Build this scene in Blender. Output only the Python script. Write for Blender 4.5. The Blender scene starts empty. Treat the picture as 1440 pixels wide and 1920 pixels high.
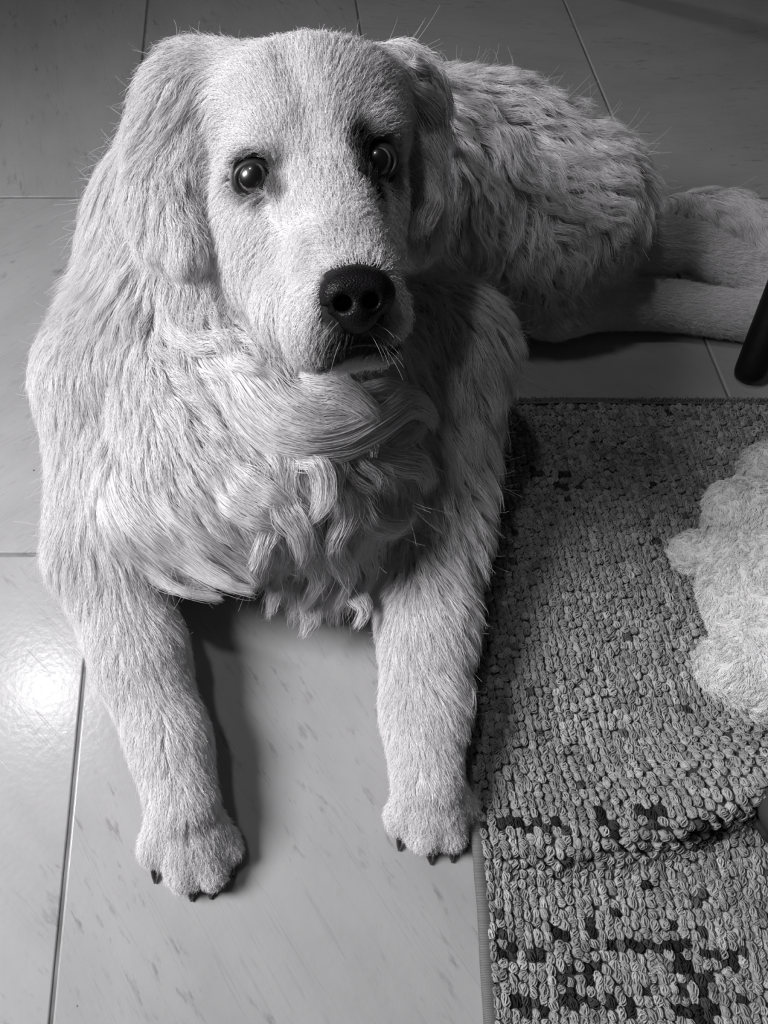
import bpy, bmesh, math, random
import numpy as np
from mathutils import Vector, Matrix, kdtree

rng = np.random.default_rng(7)
random.seed(7)
scene = bpy.context.scene
COL = scene.collection

# ------------------------------------------------------------------ camera
CAM_H = 0.704
FPX = 1251.0                      # focal length in pixels of the 1440x1920 frame
CX, CY = 423.0, 960.0             # principal point (the photograph is a crop)
PITCH = math.atan(2487.0 / FPX)   # below the horizon
cp, sp_ = math.cos(PITCH), math.sin(PITCH)
CAMP = np.array([0.0, 0.0, CAM_H])
RV = np.array([1.0, 0, 0]); FV = np.array([0, cp, -sp_]); UV = np.array([0, sp_, cp])
cd = bpy.data.cameras.new('camera'); cam = bpy.data.objects.new('camera', cd); COL.objects.link(cam)
cam.location = CAMP; cam.rotation_euler = (math.pi / 2 - PITCH, 0, 0)
cd.sensor_fit = 'VERTICAL'; cd.sensor_height = 36.0; cd.sensor_width = 27.0
cd.lens = 36.0 * FPX / 1920.0
cd.shift_x = (720 - CX) / 1920.0
cd.clip_start = 0.01
scene.camera = cam

# ------------------------------------------------------------------ world, lights, exposure
w = bpy.data.worlds.new('room'); scene.world = w; w.use_nodes = True
w.node_tree.nodes['Background'].inputs[0].default_value = (0.60, 0.58, 0.60, 1)
w.node_tree.nodes['Background'].inputs[1].default_value = 0.04
def area(name, loc, target, sx, sy, power, spread=180):
    l = bpy.data.lights.new(name, 'AREA'); l.shape = 'RECTANGLE'; l.size = sx; l.size_y = sy
    l.energy = power; l.spread = math.radians(spread); l.color = (1.0, 0.985, 1.0)
    o = bpy.data.objects.new(name, l); COL.objects.link(o); o.location = loc
    o.rotation_euler = (Vector(target) - Vector(loc)).to_track_quat('-Z', 'Y').to_euler()
    return o
area('window_daylight', (-1.27, 0.24, 1.28), (0.12, 0.02, 0.0), 0.50, 0.60, 16.2, 94)
area('ceiling_lamp', (-0.82, 0.66, 2.40), (-0.82, 0.66, 0.0), 0.16, 0.16, 7.5, 160)
scene.view_settings.view_transform = 'Standard'
scene.view_settings.look = 'None'
scene.view_settings.exposure = 0.0
scene.view_settings.gamma = 1.0
scene.view_settings.use_curve_mapping = False

# ------------------------------------------------------------------ helpers
def ray(px, py):
    return FV + (px - CX) / FPX * RV - (py - CY) / FPX * UV
def at_h(px, py, h):              # point on the ray of a measured pixel at a known height
    d = ray(px, py); return CAMP + d * ((h - CAM_H) / d[2])
def at_z(px, py, z):              # the same at a known distance
    return CAMP + ray(px, py) * z
def tag(o, label=None, cat=None, group=None, kind=None):
    if label: o['label'] = label
    if cat: o['category'] = cat
    if group: o['group'] = group
    if kind: o['kind'] = kind
    return o
def empty(name, loc=(0, 0, 0)):
    o = bpy.data.objects.new(name, None); o.empty_display_size = 0.05; COL.objects.link(o); o.location = loc
    return o
def link(name, data, mat=None, parent=None):
    o = bpy.data.objects.new(name, data); COL.objects.link(o)
    if mat is not None: data.materials.append(mat)
    if parent is not None:
        o.parent = parent
        q = parent; off = Vector((0, 0, 0))
        while q is not None: off += q.location; q = q.parent
        o.location = -off
    return o
def np_mesh(name, V, Fq, smooth=True):
    me = bpy.data.meshes.new(name)
    V = np.asarray(V, np.float32); Fq = np.asarray(Fq, np.int32); k = Fq.shape[1]
    me.vertices.add(len(V)); me.vertices.foreach_set('co', V.ravel())
    me.loops.add(Fq.size); me.loops.foreach_set('vertex_index', Fq.ravel())
    me.polygons.add(len(Fq)); me.polygons.foreach_set('loop_start', np.arange(0, Fq.size, k, dtype=np.int32))
    me.update(calc_edges=True); me.validate()
    if smooth: me.polygons.foreach_set('use_smooth', np.ones(len(me.polygons), bool))
    return me
def float_attr(data, name, domain, vals):
    a = data.attributes.new(name, 'FLOAT', domain); a.data.foreach_set('value', np.asarray(vals, np.float32))

def material(name, color=(.5, .5, .5), rough=.5, spec=.5):
    m = bpy.data.materials.new(name); m.use_nodes = True
    b = m.node_tree.nodes['Principled BSDF']
    b.inputs['Base Color'].default_value = (*color, 1); b.inputs['Roughness'].default_value = rough
    b.inputs['Specular IOR Level'].default_value = spec
    return m, m.node_tree.nodes, m.node_tree.links, b
def ramp(N, stops):
    r = N.new('ShaderNodeValToRGB'); e = r.color_ramp.elements
    while len(e) < len(stops): e.new(0.5)
    for i, (p, v) in enumerate(stops):
        e[i].position = p; e[i].color = (v, v, v * 1.005, 1)
    return r

def norm(a): return a / (np.linalg.norm(a, axis=-1, keepdims=True) + 1e-9)
# ---- smooth value noise over 3-D points (numpy)
_NZ = rng.uniform(-1, 1, (32, 32, 32, 3)).astype(np.float32)
def noise3(p, scale):
    q = np.asarray(p) / scale + 1000.0; i = np.floor(q).astype(int); f = q - i; f = f * f * (3 - 2 * f)
    out = 0
    for dx in (0, 1):
        for dy in (0, 1):
            for dz in (0, 1):
                ww = (f[:, 0] if dx else 1 - f[:, 0]) * (f[:, 1] if dy else 1 - f[:, 1]) * (f[:, 2] if dz else 1 - f[:, 2])
                out = out + ww[:, None] * _NZ[(i[:, 0] + dx) & 31, (i[:, 1] + dy) & 31, (i[:, 2] + dz) & 31]
    return out

# ---- implicit body modelling on a grid
class Field:
    def __init__(s, lo, hi, h):
        s.lo = np.array(lo, float); s.h = h
        s.n = (np.ceil((np.array(hi) - s.lo) / h).astype(int) + 1)
        s.D = np.full(tuple(s.n), 0.2, np.float32)
    def _box(s, a, b):
        i0 = np.clip(np.floor((a - s.lo) / s.h).astype(int), 0, s.n - 1); i1 = np.clip(np.ceil((b - s.lo) / s.h).astype(int) + 1, 1, s.n)
        sl = tuple(slice(i0[k], i1[k]) for k in range(3))
        g = [(s.lo[k] + s.h * np.arange(i0[k], i1[k])).astype(np.float32) for k in range(3)]
        return sl, g[0][:, None, None], g[1][None, :, None], g[2][None, None, :]
    def _join(s, sl, d, k, cut=False):
        A = s.D[sl]
        if cut:
            h = np.clip(0.5 - 0.5 * (A + d) / k, 0, 1); s.D[sl] = A * (1 - h) + (-d) * h + k * h * (1 - h)
        else:
            h = np.clip(0.5 + 0.5 * (A - d) / k, 0, 1); s.D[sl] = A * (1 - h) + d * h - k * h * (1 - h)
    def cone(s, a, ra, b, rb, k=0.02, cut=False):
        a = np.array(a, float); b = np.array(b, float); R = max(ra, rb) + k + 0.06
        sl, X, Y, Z = s._box(np.minimum(a, b) - R, np.maximum(a, b) + R)
        ab = b - a; L2 = max(float(ab @ ab), 1e-9)
        t = np.clip(((X - a[0]) * ab[0] + (Y - a[1]) * ab[1] + (Z - a[2]) * ab[2]) / L2, 0, 1)
        d = np.sqrt((X - a[0] - t * ab[0]) ** 2 + (Y - a[1] - t * ab[1]) ** 2 + (Z - a[2] - t * ab[2]) ** 2) - (ra + (rb - ra) * t)
        s._join(sl, d, k, cut)
    def chain(s, pts, k=0.02):
        for (a, ra), (b, rb) in zip(pts[:-1], pts[1:]): s.cone(a, ra, b, rb, k)
    def ball(s, c, r, k=0.02, cut=False): s.cone(c, r, c, r, k, cut)
    def ell(s, c, r, ax=None, k=0.02):
        """ellipsoid, radii r along the axes ax (rows), world axes if None"""
        c = np.array(c, float); r = np.array(r, float); M = np.eye(3) if ax is None else np.array(ax, float)
        R = r.max() + k + 0.06
        sl, X, Y, Z = s._box(c - R, c + R)
        x, y, z = X - c[0], Y - c[1], Z - c[2]
        q = [x * M[i, 0] + y * M[i, 1] + z * M[i, 2] for i in range(3)]
        k0 = np.sqrt(sum((q[i] / r[i]) ** 2 for i in range(3))) + 1e-6
        k1 = np.sqrt(sum((q[i] / r[i] ** 2) ** 2 for i in range(3))) + 1e-6
        s._join(sl, (k0 * (k0 - 1) / k1).astype(np.float32), k)
    def floor_clip(s, z=0.001):
        g = (s.lo[2] + s.h * np.arange(s.n[2])).astype(np.float32)
        s.D = np.maximum(s.D, (z - g)[None, None, :])
    def blur(s, it=1):
        D = s.D
        for _ in range(it):
            for ax in range(3):
                D = 0.5 * D + 0.25 * (np.roll(D, 1, ax) + np.roll(D, -1, ax))
        s.D = D.astype(np.float32)
    def val(s, P):
        q = np.clip((P - s.lo) / s.h, 0, s.n - 1.001); i = q.astype(int); f = q - i; D = s.D; out = 0
        for dx in (0, 1):
            for dy in (0, 1):
                for dz in (0, 1):
                    ww = (f[:, 0] if dx else 1 - f[:, 0]) * (f[:, 1] if dy else 1 - f[:, 1]) * (f[:, 2] if dz else 1 - f[:, 2])
                    out = out + ww * D[i[:, 0] + dx, i[:, 1] + dy, i[:, 2] + dz]
        return out
    def grad(s, P):
        e = s.h * 1.0; g = np.stack([s.val(P + np.eye(3)[k] * e) - s.val(P - np.eye(3)[k] * e) for k in range(3)], 1)
        return g / (np.linalg.norm(g, axis=1, keepdims=True) + 1e-9)
    def march(s, px, py, z0=0.25, z1=1.4):
        """first hit of the view ray of a measured pixel"""
        d = ray(px, py); zs = np.arange(z0, z1, 0.002); P = CAMP + d * zs[:, None]
        v = s.val(P); inside = np.all((P > s.lo) & (P < s.lo + s.h * (s.n - 1)), axis=1)
        hit = np.nonzero((v < 0) & inside)[0]
        return None if not len(hit) else P[hit[0]]
    def surface(s):
        D = s.D; n = D.shape; S = D < 0
        c = 0
        for dx in (0, 1):
            for dy in (0, 1):
                for dz in (0, 1):
                    c = c + S[dx:n[0] - 1 + dx, dy:n[1] - 1 + dy, dz:n[2] - 1 + dz].astype(np.int8)
        act = (c > 0) & (c < 8); I = np.argwhere(act)
        idx = np.full(act.shape, -1, np.int32); idx[act] = np.arange(len(I))
        acc = np.zeros((len(I), 3)); cnt = np.zeros(len(I))
        for ax in range(3):
            o = [k for k in range(3) if k != ax]
            for u in (0, 1):
                for v in (0, 1):
                    a = I.copy(); a[:, o[0]] += u; a[:, o[1]] += v; b = a.copy(); b[:, ax] += 1
                    va = D[a[:, 0], a[:, 1], a[:, 2]]; vb = D[b[:, 0], b[:, 1], b[:, 2]]
                    m = (va < 0) != (vb < 0); t = np.where(m, va / (va - vb + 1e-12), 0)
                    p = a.astype(float); p[:, ax] += t
                    acc[m] += p[m]; cnt[m] += 1
        V = s.lo + s.h * (acc / cnt[:, None])
        quads = []
        for ax in range(3):
            o = [k for k in range(3) if k != ax]
            sl0 = [slice(1, -1)] * 3; sl0[ax] = slice(0, n[ax] - 1); sl1 = [slice(1, -1)] * 3; sl1[ax] = slice(1, n[ax])
            m = S[tuple(sl0)] != S[tuple(sl1)]
            E = np.argwhere(m); base = E.copy(); base[:, o[0]] += 1; base[:, o[1]] += 1
            ins = S[base[:, 0], base[:, 1], base[:, 2]]
            def vid(u, v):
                c_ = base.copy(); c_[:, o[0]] -= u; c_[:, o[1]] -= v; return idx[c_[:, 0], c_[:, 1], c_[:, 2]]
            q = np.stack([vid(0, 0), vid(1, 0), vid(1, 1), vid(0, 1)], 1)
            flip = ins if ax != 1 else ~ins
            q[~flip] = q[~flip][:, ::-1]
            quads.append(q)
        Q = np.concatenate(quads); Q = Q[(Q >= 0).all(1)]
        return V, Q

# ------------------------------------------------------------------ materials
def mat_tile():
    m, N, L, b = material('veined_stone_tile', rough=.215)
    tc = N.new('ShaderNodeTexCoord'); oi = N.new('ShaderNodeObjectInfo')
    ang = N.new('ShaderNodeMath'); ang.operation = 'MULTIPLY'; ang.inputs[1].default_value = 1.0
    L.new(oi.outputs['Color'], ang.inputs[0])
    rot = N.new('ShaderNodeVectorRotate'); rot.rotation_type = 'Z_AXIS'
    L.new(tc.outputs['Object'], rot.inputs['Vector']); L.new(ang.outputs[0], rot.inputs['Angle'])
    add = N.new('ShaderNodeVectorMath'); add.operation = 'ADD'
    L.new(rot.outputs[0], add.inputs[0])
    rr = N.new('ShaderNodeMath'); rr.operation = 'MULTIPLY'; rr.inputs[1].default_value = 37.0
    L.new(oi.outputs['Random'], rr.inputs[0]); L.new(rr.outputs[0], add.inputs[1])
    def streak(sx, sy, scale, det):
        mp = N.new('ShaderNodeMapping'); mp.inputs['Scale'].default_value = (sx, sy, 1)
        L.new(add.outputs[0], mp.inputs[0])
        t = N.new('ShaderNodeTexNoise'); t.inputs['Scale'].default_value = scale; t.inputs['Detail'].default_value = det
        t.inputs['Roughness'].default_value = .62
        L.new(mp.outputs[0], t.inputs[0]); return t
    cloud = streak(1, 2, 5, 5); r1 = ramp(N, [(.3, .285), (.55, .325), (.75, .345)]); L.new(cloud.outputs[0], r1.inputs[0])
    fleck = streak(1, 3.2, 34, 5); r2 = ramp(N, [(0, .0), (.56, .0), (.70, .8)]); L.new(fleck.outputs[0], r2.inputs[0])
    gate = streak(1, 2.4, 7, 3); r3 = ramp(N, [(.46, .0), (.62, .8)]); L.new(gate.outputs[0], r3.inputs[0])
    mul = N.new('ShaderNodeMath'); mul.operation = 'MULTIPLY'; L.new(r2.outputs[0], mul.inputs[0]); L.new(r3.outputs[0], mul.inputs[1])
    vein = streak(.35, 7, 5, 3); r4 = ramp(N, [(.0, 0), (.492, 0), (.50, .16), (.508, 0)]); L.new(vein.outputs[0], r4.inputs[0])
    ad = N.new('ShaderNodeMath'); ad.operation = 'ADD'; ad.use_clamp = True; L.new(mul.outputs[0], ad.inputs[0]); L.new(r4.outputs[0], ad.inputs[1])
    sp = N.new('ShaderNodeTexVoronoi'); sp.inputs['Scale'].default_value = 42; L.new(add.outputs[0], sp.inputs[0])
    r5 = ramp(N, [(0, .9), (.035, .9), (.06, 0)]); L.new(sp.outputs['Distance'], r5.inputs[0])
    sg = streak(1, 1, 11, 1); r6 = ramp(N, [(.6, .0), (.64, 1)]); L.new(sg.outputs[0], r6.inputs[0])
    m2 = N.new('ShaderNodeMath'); m2.operation = 'MULTIPLY'; L.new(r5.outputs[0], m2.inputs[0]); L.new(r6.outputs[0], m2.inputs[1])
    mx = N.new('ShaderNodeMix'); mx.data_type = 'RGBA'; L.new(ad.outputs[0], mx.inputs['Factor']); L.new(r1.outputs[0], mx.inputs[6]); mx.inputs[7].default_value = (.14, .137, .14, 1)
    mx2 = N.new('ShaderNodeMix'); mx2.data_type = 'RGBA'; L.new(m2.outputs[0], mx2.inputs['Factor']); L.new(mx.outputs[2], mx2.inputs[6]); mx2.inputs[7].default_value = (.05, .05, .05, 1)
    L.new(mx2.outputs[2], b.inputs['Base Color'])
    orange = N.new('ShaderNodeTexNoise'); orange.inputs['Scale'].default_value = 150; orange.inputs['Detail'].default_value = 2
    L.new(tc.outputs['Object'], orange.inputs[0])
    bp = N.new('ShaderNodeBump'); bp.inputs['Strength'].default_value = .13; bp.inputs['Distance'].default_value = .0012
    L.new(orange.outputs[0], bp.inputs['Height'])
    bp2 = N.new('ShaderNodeBump'); bp2.inputs['Strength'].default_value = .1; bp2.inputs['Distance'].default_value = .002; bp2.invert = True
    L.new(ad.outputs[0], bp2.inputs['Height']); L.new(bp.outputs[0], bp2.inputs['Normal']); L.new(bp2.outputs[0], b.inputs['Normal'])
    return m
def mat_grout():
    m, N, L, b = material('grout', rough=.9, spec=.2)
    t = N.new('ShaderNodeTexNoise'); t.inputs['Scale'].default_value = 90; r = ramp(N, [(.3, .10), (.7, .2)])
    L.new(t.outputs[0], r.inputs[0]); L.new(r.outputs[0], b.inputs['Base Color']); return m
def mat_attr(name, rough=.6, spec=.3, tint=(1, 1, 1), bump=None, transl=0.0, attr='tone'):
    m, N, L, b = material(name, rough=rough, spec=spec)
    a = N.new('ShaderNodeAttribute'); a.attribute_name = attr
    mulc = N.new('ShaderNodeMix'); mulc.data_type = 'RGBA'; mulc.blend_type = 'MULTIPLY'; mulc.inputs['Factor'].default_value = 1
    L.new(a.outputs['Fac'], mulc.inputs[6]); mulc.inputs[7].default_value = (*tint, 1)
    L.new(mulc.outputs[2], b.inputs['Base Color'])
    if bump:
        tc = N.new('ShaderNodeTexCoord'); t = N.new('ShaderNodeTexNoise'); t.inputs['Scale'].default_value = bump[0]; t.inputs['Detail'].default_value = 3
        L.new(tc.outputs['Object'], t.inputs[0])
        bp = N.new('ShaderNodeBump'); bp.inputs['Strength'].default_value = bump[1]; bp.inputs['Distance'].default_value = bump[2]
        L.new(t.outputs[0], bp.inputs['Height']); L.new(bp.outputs[0], b.inputs['Normal'])
    if transl:
        tr = N.new('ShaderNodeBsdfTranslucent'); L.new(mulc.outputs[2], tr.inputs[0]); ms = N.new('ShaderNodeMixShader'); ms.inputs[0].default_value = transl
        L.new(b.outputs[0], ms.inputs[1]); L.new(tr.outputs[0], ms.inputs[2]); L.new(ms.outputs[0], N['Material Output'].inputs[0])
    return m
M_TILE = mat_tile(); M_GROUT = mat_grout()
M_SKIN = mat_attr('dog_skin_undercoat', rough=.85, spec=.1, tint=(1, .99, 1), bump=(260, .5, .002))
M_FUR = mat_attr('pale_dog_hair', rough=.7, spec=.12, tint=(1, .99, 1), transl=.22)

# ------------------------------------------------------------------ floor of big stone tiles
TX0 = -0.1555; TW = 0.4; TL = 0.6                # joint lines at TX0 + i*TW
TY0 = at_h(0, 1040, 0)[1]
TX0 = at_h(155, 1290, 0)[0]
floor = link('floor', None) if False else None
def tile_mesh(name, wx, wy):
    bm = bmesh.new(); bmesh.ops.create_cube(bm, size=1)
    bmesh.ops.scale(bm, vec=(wx, wy, .010), verts=bm.verts)
    bmesh.ops.bevel(bm, geom=[e for e in bm.edges], offset=.0022, segments=3, affect='EDGES', profile=.5)
    me = bpy.data.meshes.new(name); bm.to_mesh(me); bm.free()
    me.polygons.foreach_set('use_smooth', np.array([p.area < .002 for p in me.polygons])); me.materials.append(M_TILE)
    return me
bm = bmesh.new(); bmesh.ops.create_cube(bm, size=1); bmesh.ops.scale(bm, vec=(3.2, 3.6, .03), verts=bm.verts)
bmesh.ops.translate(bm, vec=(TX0 + .4, TY0 + .3, -.0168), verts=bm.verts)
me = bpy.data.meshes.new('floor'); bm.to_mesh(me); bm.free()
floor = link('floor', me, M_GROUT); tag(floor, 'veined pale stone tile floor with narrow grout joints under the dog', None, None, 'structure')
tme = tile_mesh('floor_tile', TW - .0030, TL - .0030)
ANG = {(0, 0): 1.0, (-1, 0): .75, (-1, 1): 5.6, (0, 1): 1.0, (1, 2): .05, (2, 2): 6.2, (3, 2): .1, (0, 2): 1.2, (-1, 2): 1.4, (1, 1): .5, (2, 1): .5, (3, 1): .7, (2, 0): .8, (1, 0): .9}
for i in range(-3, 5):
    for j in range(-2, 4):
        t = bpy.data.objects.new('floor_tile', tme); COL.objects.link(t); t.parent = floor
        t.location = (TX0 + (i + .5) * TW, TY0 + (j - .5) * TL, -.0050 + rng.uniform(-.0002, .0002))
        a = ANG.get((i, j), rng.uniform(0, 3))
        t.color = (a, a, a, 1)

# ------------------------------------------------------------------ the dog: body field
dog = empty('dog', (0.1, 0.35, 0))
tag(dog, 'fluffy pale golden retriever lying on the tiles with its head raised', 'dog')
F = Field((-0.30, -0.07, -0.012), (0.92, 0.97, 0.50), 0.0036)
# trunk
F.ell((.03, .40, .15), (.145, .16, .14))
F.ball((-.025, .545, .245), .095, .05)
F.chain([((-.02, .54, .19), .115), ((.16, .68, .165), .118), ((.29, .725, .145), .106), ((.39, .70, .13), .096)], .035)
F.ball((.42, .70, .12), .085, .02)
# shoulders and upper arms
F.ball((-.112, .425, .16), .074, .05)
F.cone((-.105, .42, .14), .072, (-.122, .275, .07), .055, .035)
F.ball((.215, .475, .14), .072, .05)
F.cone((.215, .46, .13), .066, (.215, .30, .065), .046, .035)
# chest and ruff
F.ball((.095, .335, .125), .075, .05)
F.ball((.093, .265, .055), .043, .04)
F.ell(at_h(330, 900, .15), (.07, .07, .06), None, .04)
# neck
F.cone((.025, .535, .300), .072, (-.01, .50, .22), .095, .03)
F.cone(at_z(585, 490, .555), .058, (.07, .39, .18), .082, .03)
# forelegs
E1 = np.array([-.122, .268, .062]); W1 = at_h(318, 1390, .042); K1 = at_h(343, 1505, .038)
F.chain([(E1, .052), (at_h(262, 1230, .052), .041), (W1, .033), (K1, .0315)], .02)
E2 = np.array([.212, .292, .06]); W2 = at_h(790, 1340, .042); K2 = at_h(800, 1460, .037)
F.chain([(E2, .046), (at_h(792, 1170, .052), .038), (W2, .032), (K2, .030)], .02)
# paws with four toes
def paw(K, toes, k=.0035):
    for (px, py, r) in toes:
        tip = at_h(px, py, r * .9)
        mid = K * .45 + tip * .55; mid[2] = .029
        F.chain([(K, .022), (mid, r * 1.12), (tip, r * .95)], k)
    return
paw(K1, [(288, 1592, .0155), (342, 1637, .0165), (392, 1632, .0165), (423, 1588, .0155)])
paw(K2, [(750, 1537, .0145), (792, 1567, .0155), (840, 1562, .0155), (868, 1515, .0145)])
# hind legs and tail
F.ball((.465, .68, .075), .055, .015)
F.cone((.43, .63, .055), .042, (.50, .65, .042), .036, .015)
F.chain([((.47, .65, .042), .036), ((.60, .645, .032), .0285), (at_h(1440, 600, .028), .027), (at_h(1530, 642, .026), .026)], .006)
F.chain([((.48, .70, .085), .045), (at_h(1290, 462, .075), .027), (at_h(1410, 515, .055), .023), (at_h(1520, 580, .045), .022)], .004)
F.chain([((.47, .76, .04), .018), (at_h(1290, 372, .018), .010), (at_h(1365, 400, .035), .022), (at_h(1422, 440, .035), .020), (at_h(1450, 490, .03), .012)], .005)
for (e_, d_) in (((at_h(1530, 640, .026)), (1, -.25)), ((at_h(1520, 580, .04)), (1, -.15))):
    dd_ = norm(np.array([d_[0], d_[1], -.12]))
    F.cone(e_, .026, e_ + dd_ * .05, .024, .008)
    for k_ in (-1, 0, 1): F.cone(e_ + dd_ * .045, .014, e_ + dd_ * (.068 - .004 * abs(k_)) + np.array([0, .013 * k_, -.004]), .0115, .004)
# head
hf = np.stack([RV, UV, FV])
F.ell(at_z(573, 268, .512), (.0745, .0615, .078), hf, .012)
F.ball(at_z(343, 275, .60), .048, .02); F.ball(at_z(440, 205, .60), .044, .02)
F.cone(at_z(580, 235, .478), .036, at_z(598, 390, .464), .033, .015)
F.ball(at_z(497, 212, .487), .040, .008); F.ball(at_z(648, 208, .489), .039, .008)
F.ball(at_z(482, 400, .494), .036, .03); F.ball(at_z(672, 395, .496), .034, .03)
F.ball(at_z(500, 500, .487), .034, .03); F.ball(at_z(668, 500, .49), .028, .03)
F.ball(at_z(552, 590, .455), .026, .03); F.ball(at_z(700, 570, .455), .02, .03)
F.cone(at_z(598, 390, .462), .033, at_z(655, 545, .399), .0285, .014)
F.ball(at_z(610, 600, .402), .0255, .012); F.ball(at_z(706, 598, .408), .0195, .012)
F.ball(at_z(590, 640, .42), .0175, .012)
F.cone(at_z(645, 658, .424), .0125, at_z(712, 652, .424), .0115, .004)
F.ball(at_z(484, 275, .462), .019, .015); F.ball(at_z(695, 245, .466), .018, .015)
# ears
def ax_of(up, side):
    u = up / np.linalg.norm(up); s_ = side - (side @ u) * u; s_ /= np.linalg.norm(s_); return np.stack([s_, u, np.cross(s_, u)])
ea, eb = at_z(325, 165, .52), at_z(318, 500, .49)
F.ell((ea + at_z(308, 490, .485)) / 2, (.033, .078, .012), ax_of(ea - at_z(308, 490, .485), RV * .95 - FV * .12), .004)
F.cone(at_z(330, 400, .485), .012, at_z(350, 488, .475), .012, .01)
F.cone(at_z(360, 150, .52), .022, at_z(318, 230, .51), .016, .02)
ea = at_z(765, 135, .535); eb = at_z(800, 475, .535)
F.ell((ea + eb) / 2, (.020, .077, .013), ax_of(ea - eb, RV + FV * .6), .006)
F.cone(at_z(735, 135, .53), .016, at_z(785, 200, .538), .012, .02)
# creases in the coat: round the shoulder, and between mane and chest
def crease(pts, r, out):
    P = []
    for (px, py) in pts:
        q = F.march(px, py)
        if q is not None: P.append(q + F.grad(q[None])[0] * out)
    for a, b in zip(P[:-1], P[1:]):
        if np.linalg.norm(a - b) < .12: F.cone(a, r, b, r, .012, True)
crease([(528, 82), (555, 150), (576, 215), (590, 275)], .0075, .0055)
crease([(205, 735), (190, 800), (225, 880), (290, 950), (370, 1000)], .013, .008)
crease([(265, 560), (330, 680), (400, 780), (470, 850)], .014, .008)
crease([(385, 660), (440, 760), (500, 830), (600, 850), (700, 820)], .010, .006)
# eyes: sockets cut where the skin is, balls set in them
F.cone(at_z(425, 150, .505), .018, at_z(350, 185, .512), .018, .03); F.cone(at_z(712, 150, .51), .015, at_z(768, 175, .525), .014, .03)
EYES = []
for (px, py, r, sk) in ((476, 335, .0133, .0108), (708, 305, .0133, .0108)):
    s0 = F.march(px, py); c = s0 + ray(px, py) * sk / np.linalg.norm(ray(px, py)); EYES.append((c, r))
for c, r in EYES:
    F.ball(c - FV * .003, r * 1.13, .006, True)
    n = F.grad(c[None])[0]
NOSE = F.march(667, 558) 
F.floor_clip(.0008)
F.blur(1)
V, Q = F.surface()
EYC = np.array([c for c, r in EYES])
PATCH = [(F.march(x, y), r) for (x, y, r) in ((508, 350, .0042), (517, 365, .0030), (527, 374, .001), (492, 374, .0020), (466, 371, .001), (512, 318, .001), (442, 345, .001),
         (678, 300, .0075), (670, 268, .006), (684, 340, .006), (700, 352, .006), (728, 345, .004))]  # this row: patches beside the right eye, mostly wider and darker
def skin_tone(P):
    """tone of the dog: pale coat, dark skin on eye rims, nose and lips, dark patches beside the eyes"""
    t = np.full(len(P), .80)
    for c in EYC:
        q = P - c; u = q @ UV; x = q @ RV; d = np.sqrt((x * .95) ** 2 + (u * 1.02) ** 2 + .6 * (q @ FV) ** 2)
        t = np.minimum(t, .02 + np.clip((d - .0135) / .006, 0, 1) * .78)
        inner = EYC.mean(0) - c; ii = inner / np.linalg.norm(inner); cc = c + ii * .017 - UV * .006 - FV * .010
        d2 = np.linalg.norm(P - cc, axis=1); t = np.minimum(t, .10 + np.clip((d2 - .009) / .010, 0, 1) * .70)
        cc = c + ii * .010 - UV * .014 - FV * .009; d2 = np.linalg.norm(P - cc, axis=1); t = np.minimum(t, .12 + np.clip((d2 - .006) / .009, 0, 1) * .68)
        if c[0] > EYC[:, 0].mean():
            cc = c + ii * .015 + UV * .008 - FV * .009; d2 = np.linalg.norm(P - cc, axis=1); t = np.minimum(t, .12 + np.clip((d2 - .006) / .010, 0, 1) * .68)  # one more dark patch, right eye only
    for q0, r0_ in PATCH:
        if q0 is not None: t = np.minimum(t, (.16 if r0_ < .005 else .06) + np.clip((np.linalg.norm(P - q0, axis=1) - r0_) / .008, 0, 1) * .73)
    lip = [at_z(x, y, z) for x, y, z in ((606, 668, .402), (630, 656, .398), (660, 645, .397), (690, 642, .398), (720, 644, .402), (745, 636, .41))]
    for a, b in zip(lip[:-1], lip[1:]):
        tt = np.clip(((P - a) @ (b - a)) / ((b - a) @ (b - a)), 0, 1); d = np.linalg.norm(P - a - tt[:, None] * (b - a), axis=1)
        t = np.minimum(t, .03 + np.clip((d - .004) / .008, 0, 1) * .77)
    d = np.linalg.norm((P - at_z(668, 618, .385)) * 1.0, axis=1); t = np.minimum(t, .08 + np.clip((d - .016) / .013, 0, 1) * .70)
    d = np.linalg.norm((P - at_z(662, 500, .40)), axis=1); t = np.minimum(t, .45 + np.clip((d - .01) / .03, 0, 1) * .35)
    return t
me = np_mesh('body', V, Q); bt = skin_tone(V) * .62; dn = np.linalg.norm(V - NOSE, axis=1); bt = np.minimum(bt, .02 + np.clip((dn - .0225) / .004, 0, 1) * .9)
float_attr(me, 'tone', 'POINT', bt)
body = link('body', me, M_SKIN, dog)

# ------------------------------------------------------------------ grooming
FACE = dict(L=.9, lift=.22, wave=.05, clump=.25)
G = []   # px, py, dx, dy, length cm, lift, wave, clump
def g(px, py, dx, dy, L, lift=.25, wave=.1, clump=.5): G.append((px, py, dx, dy, L, lift, wave, clump))
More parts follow.
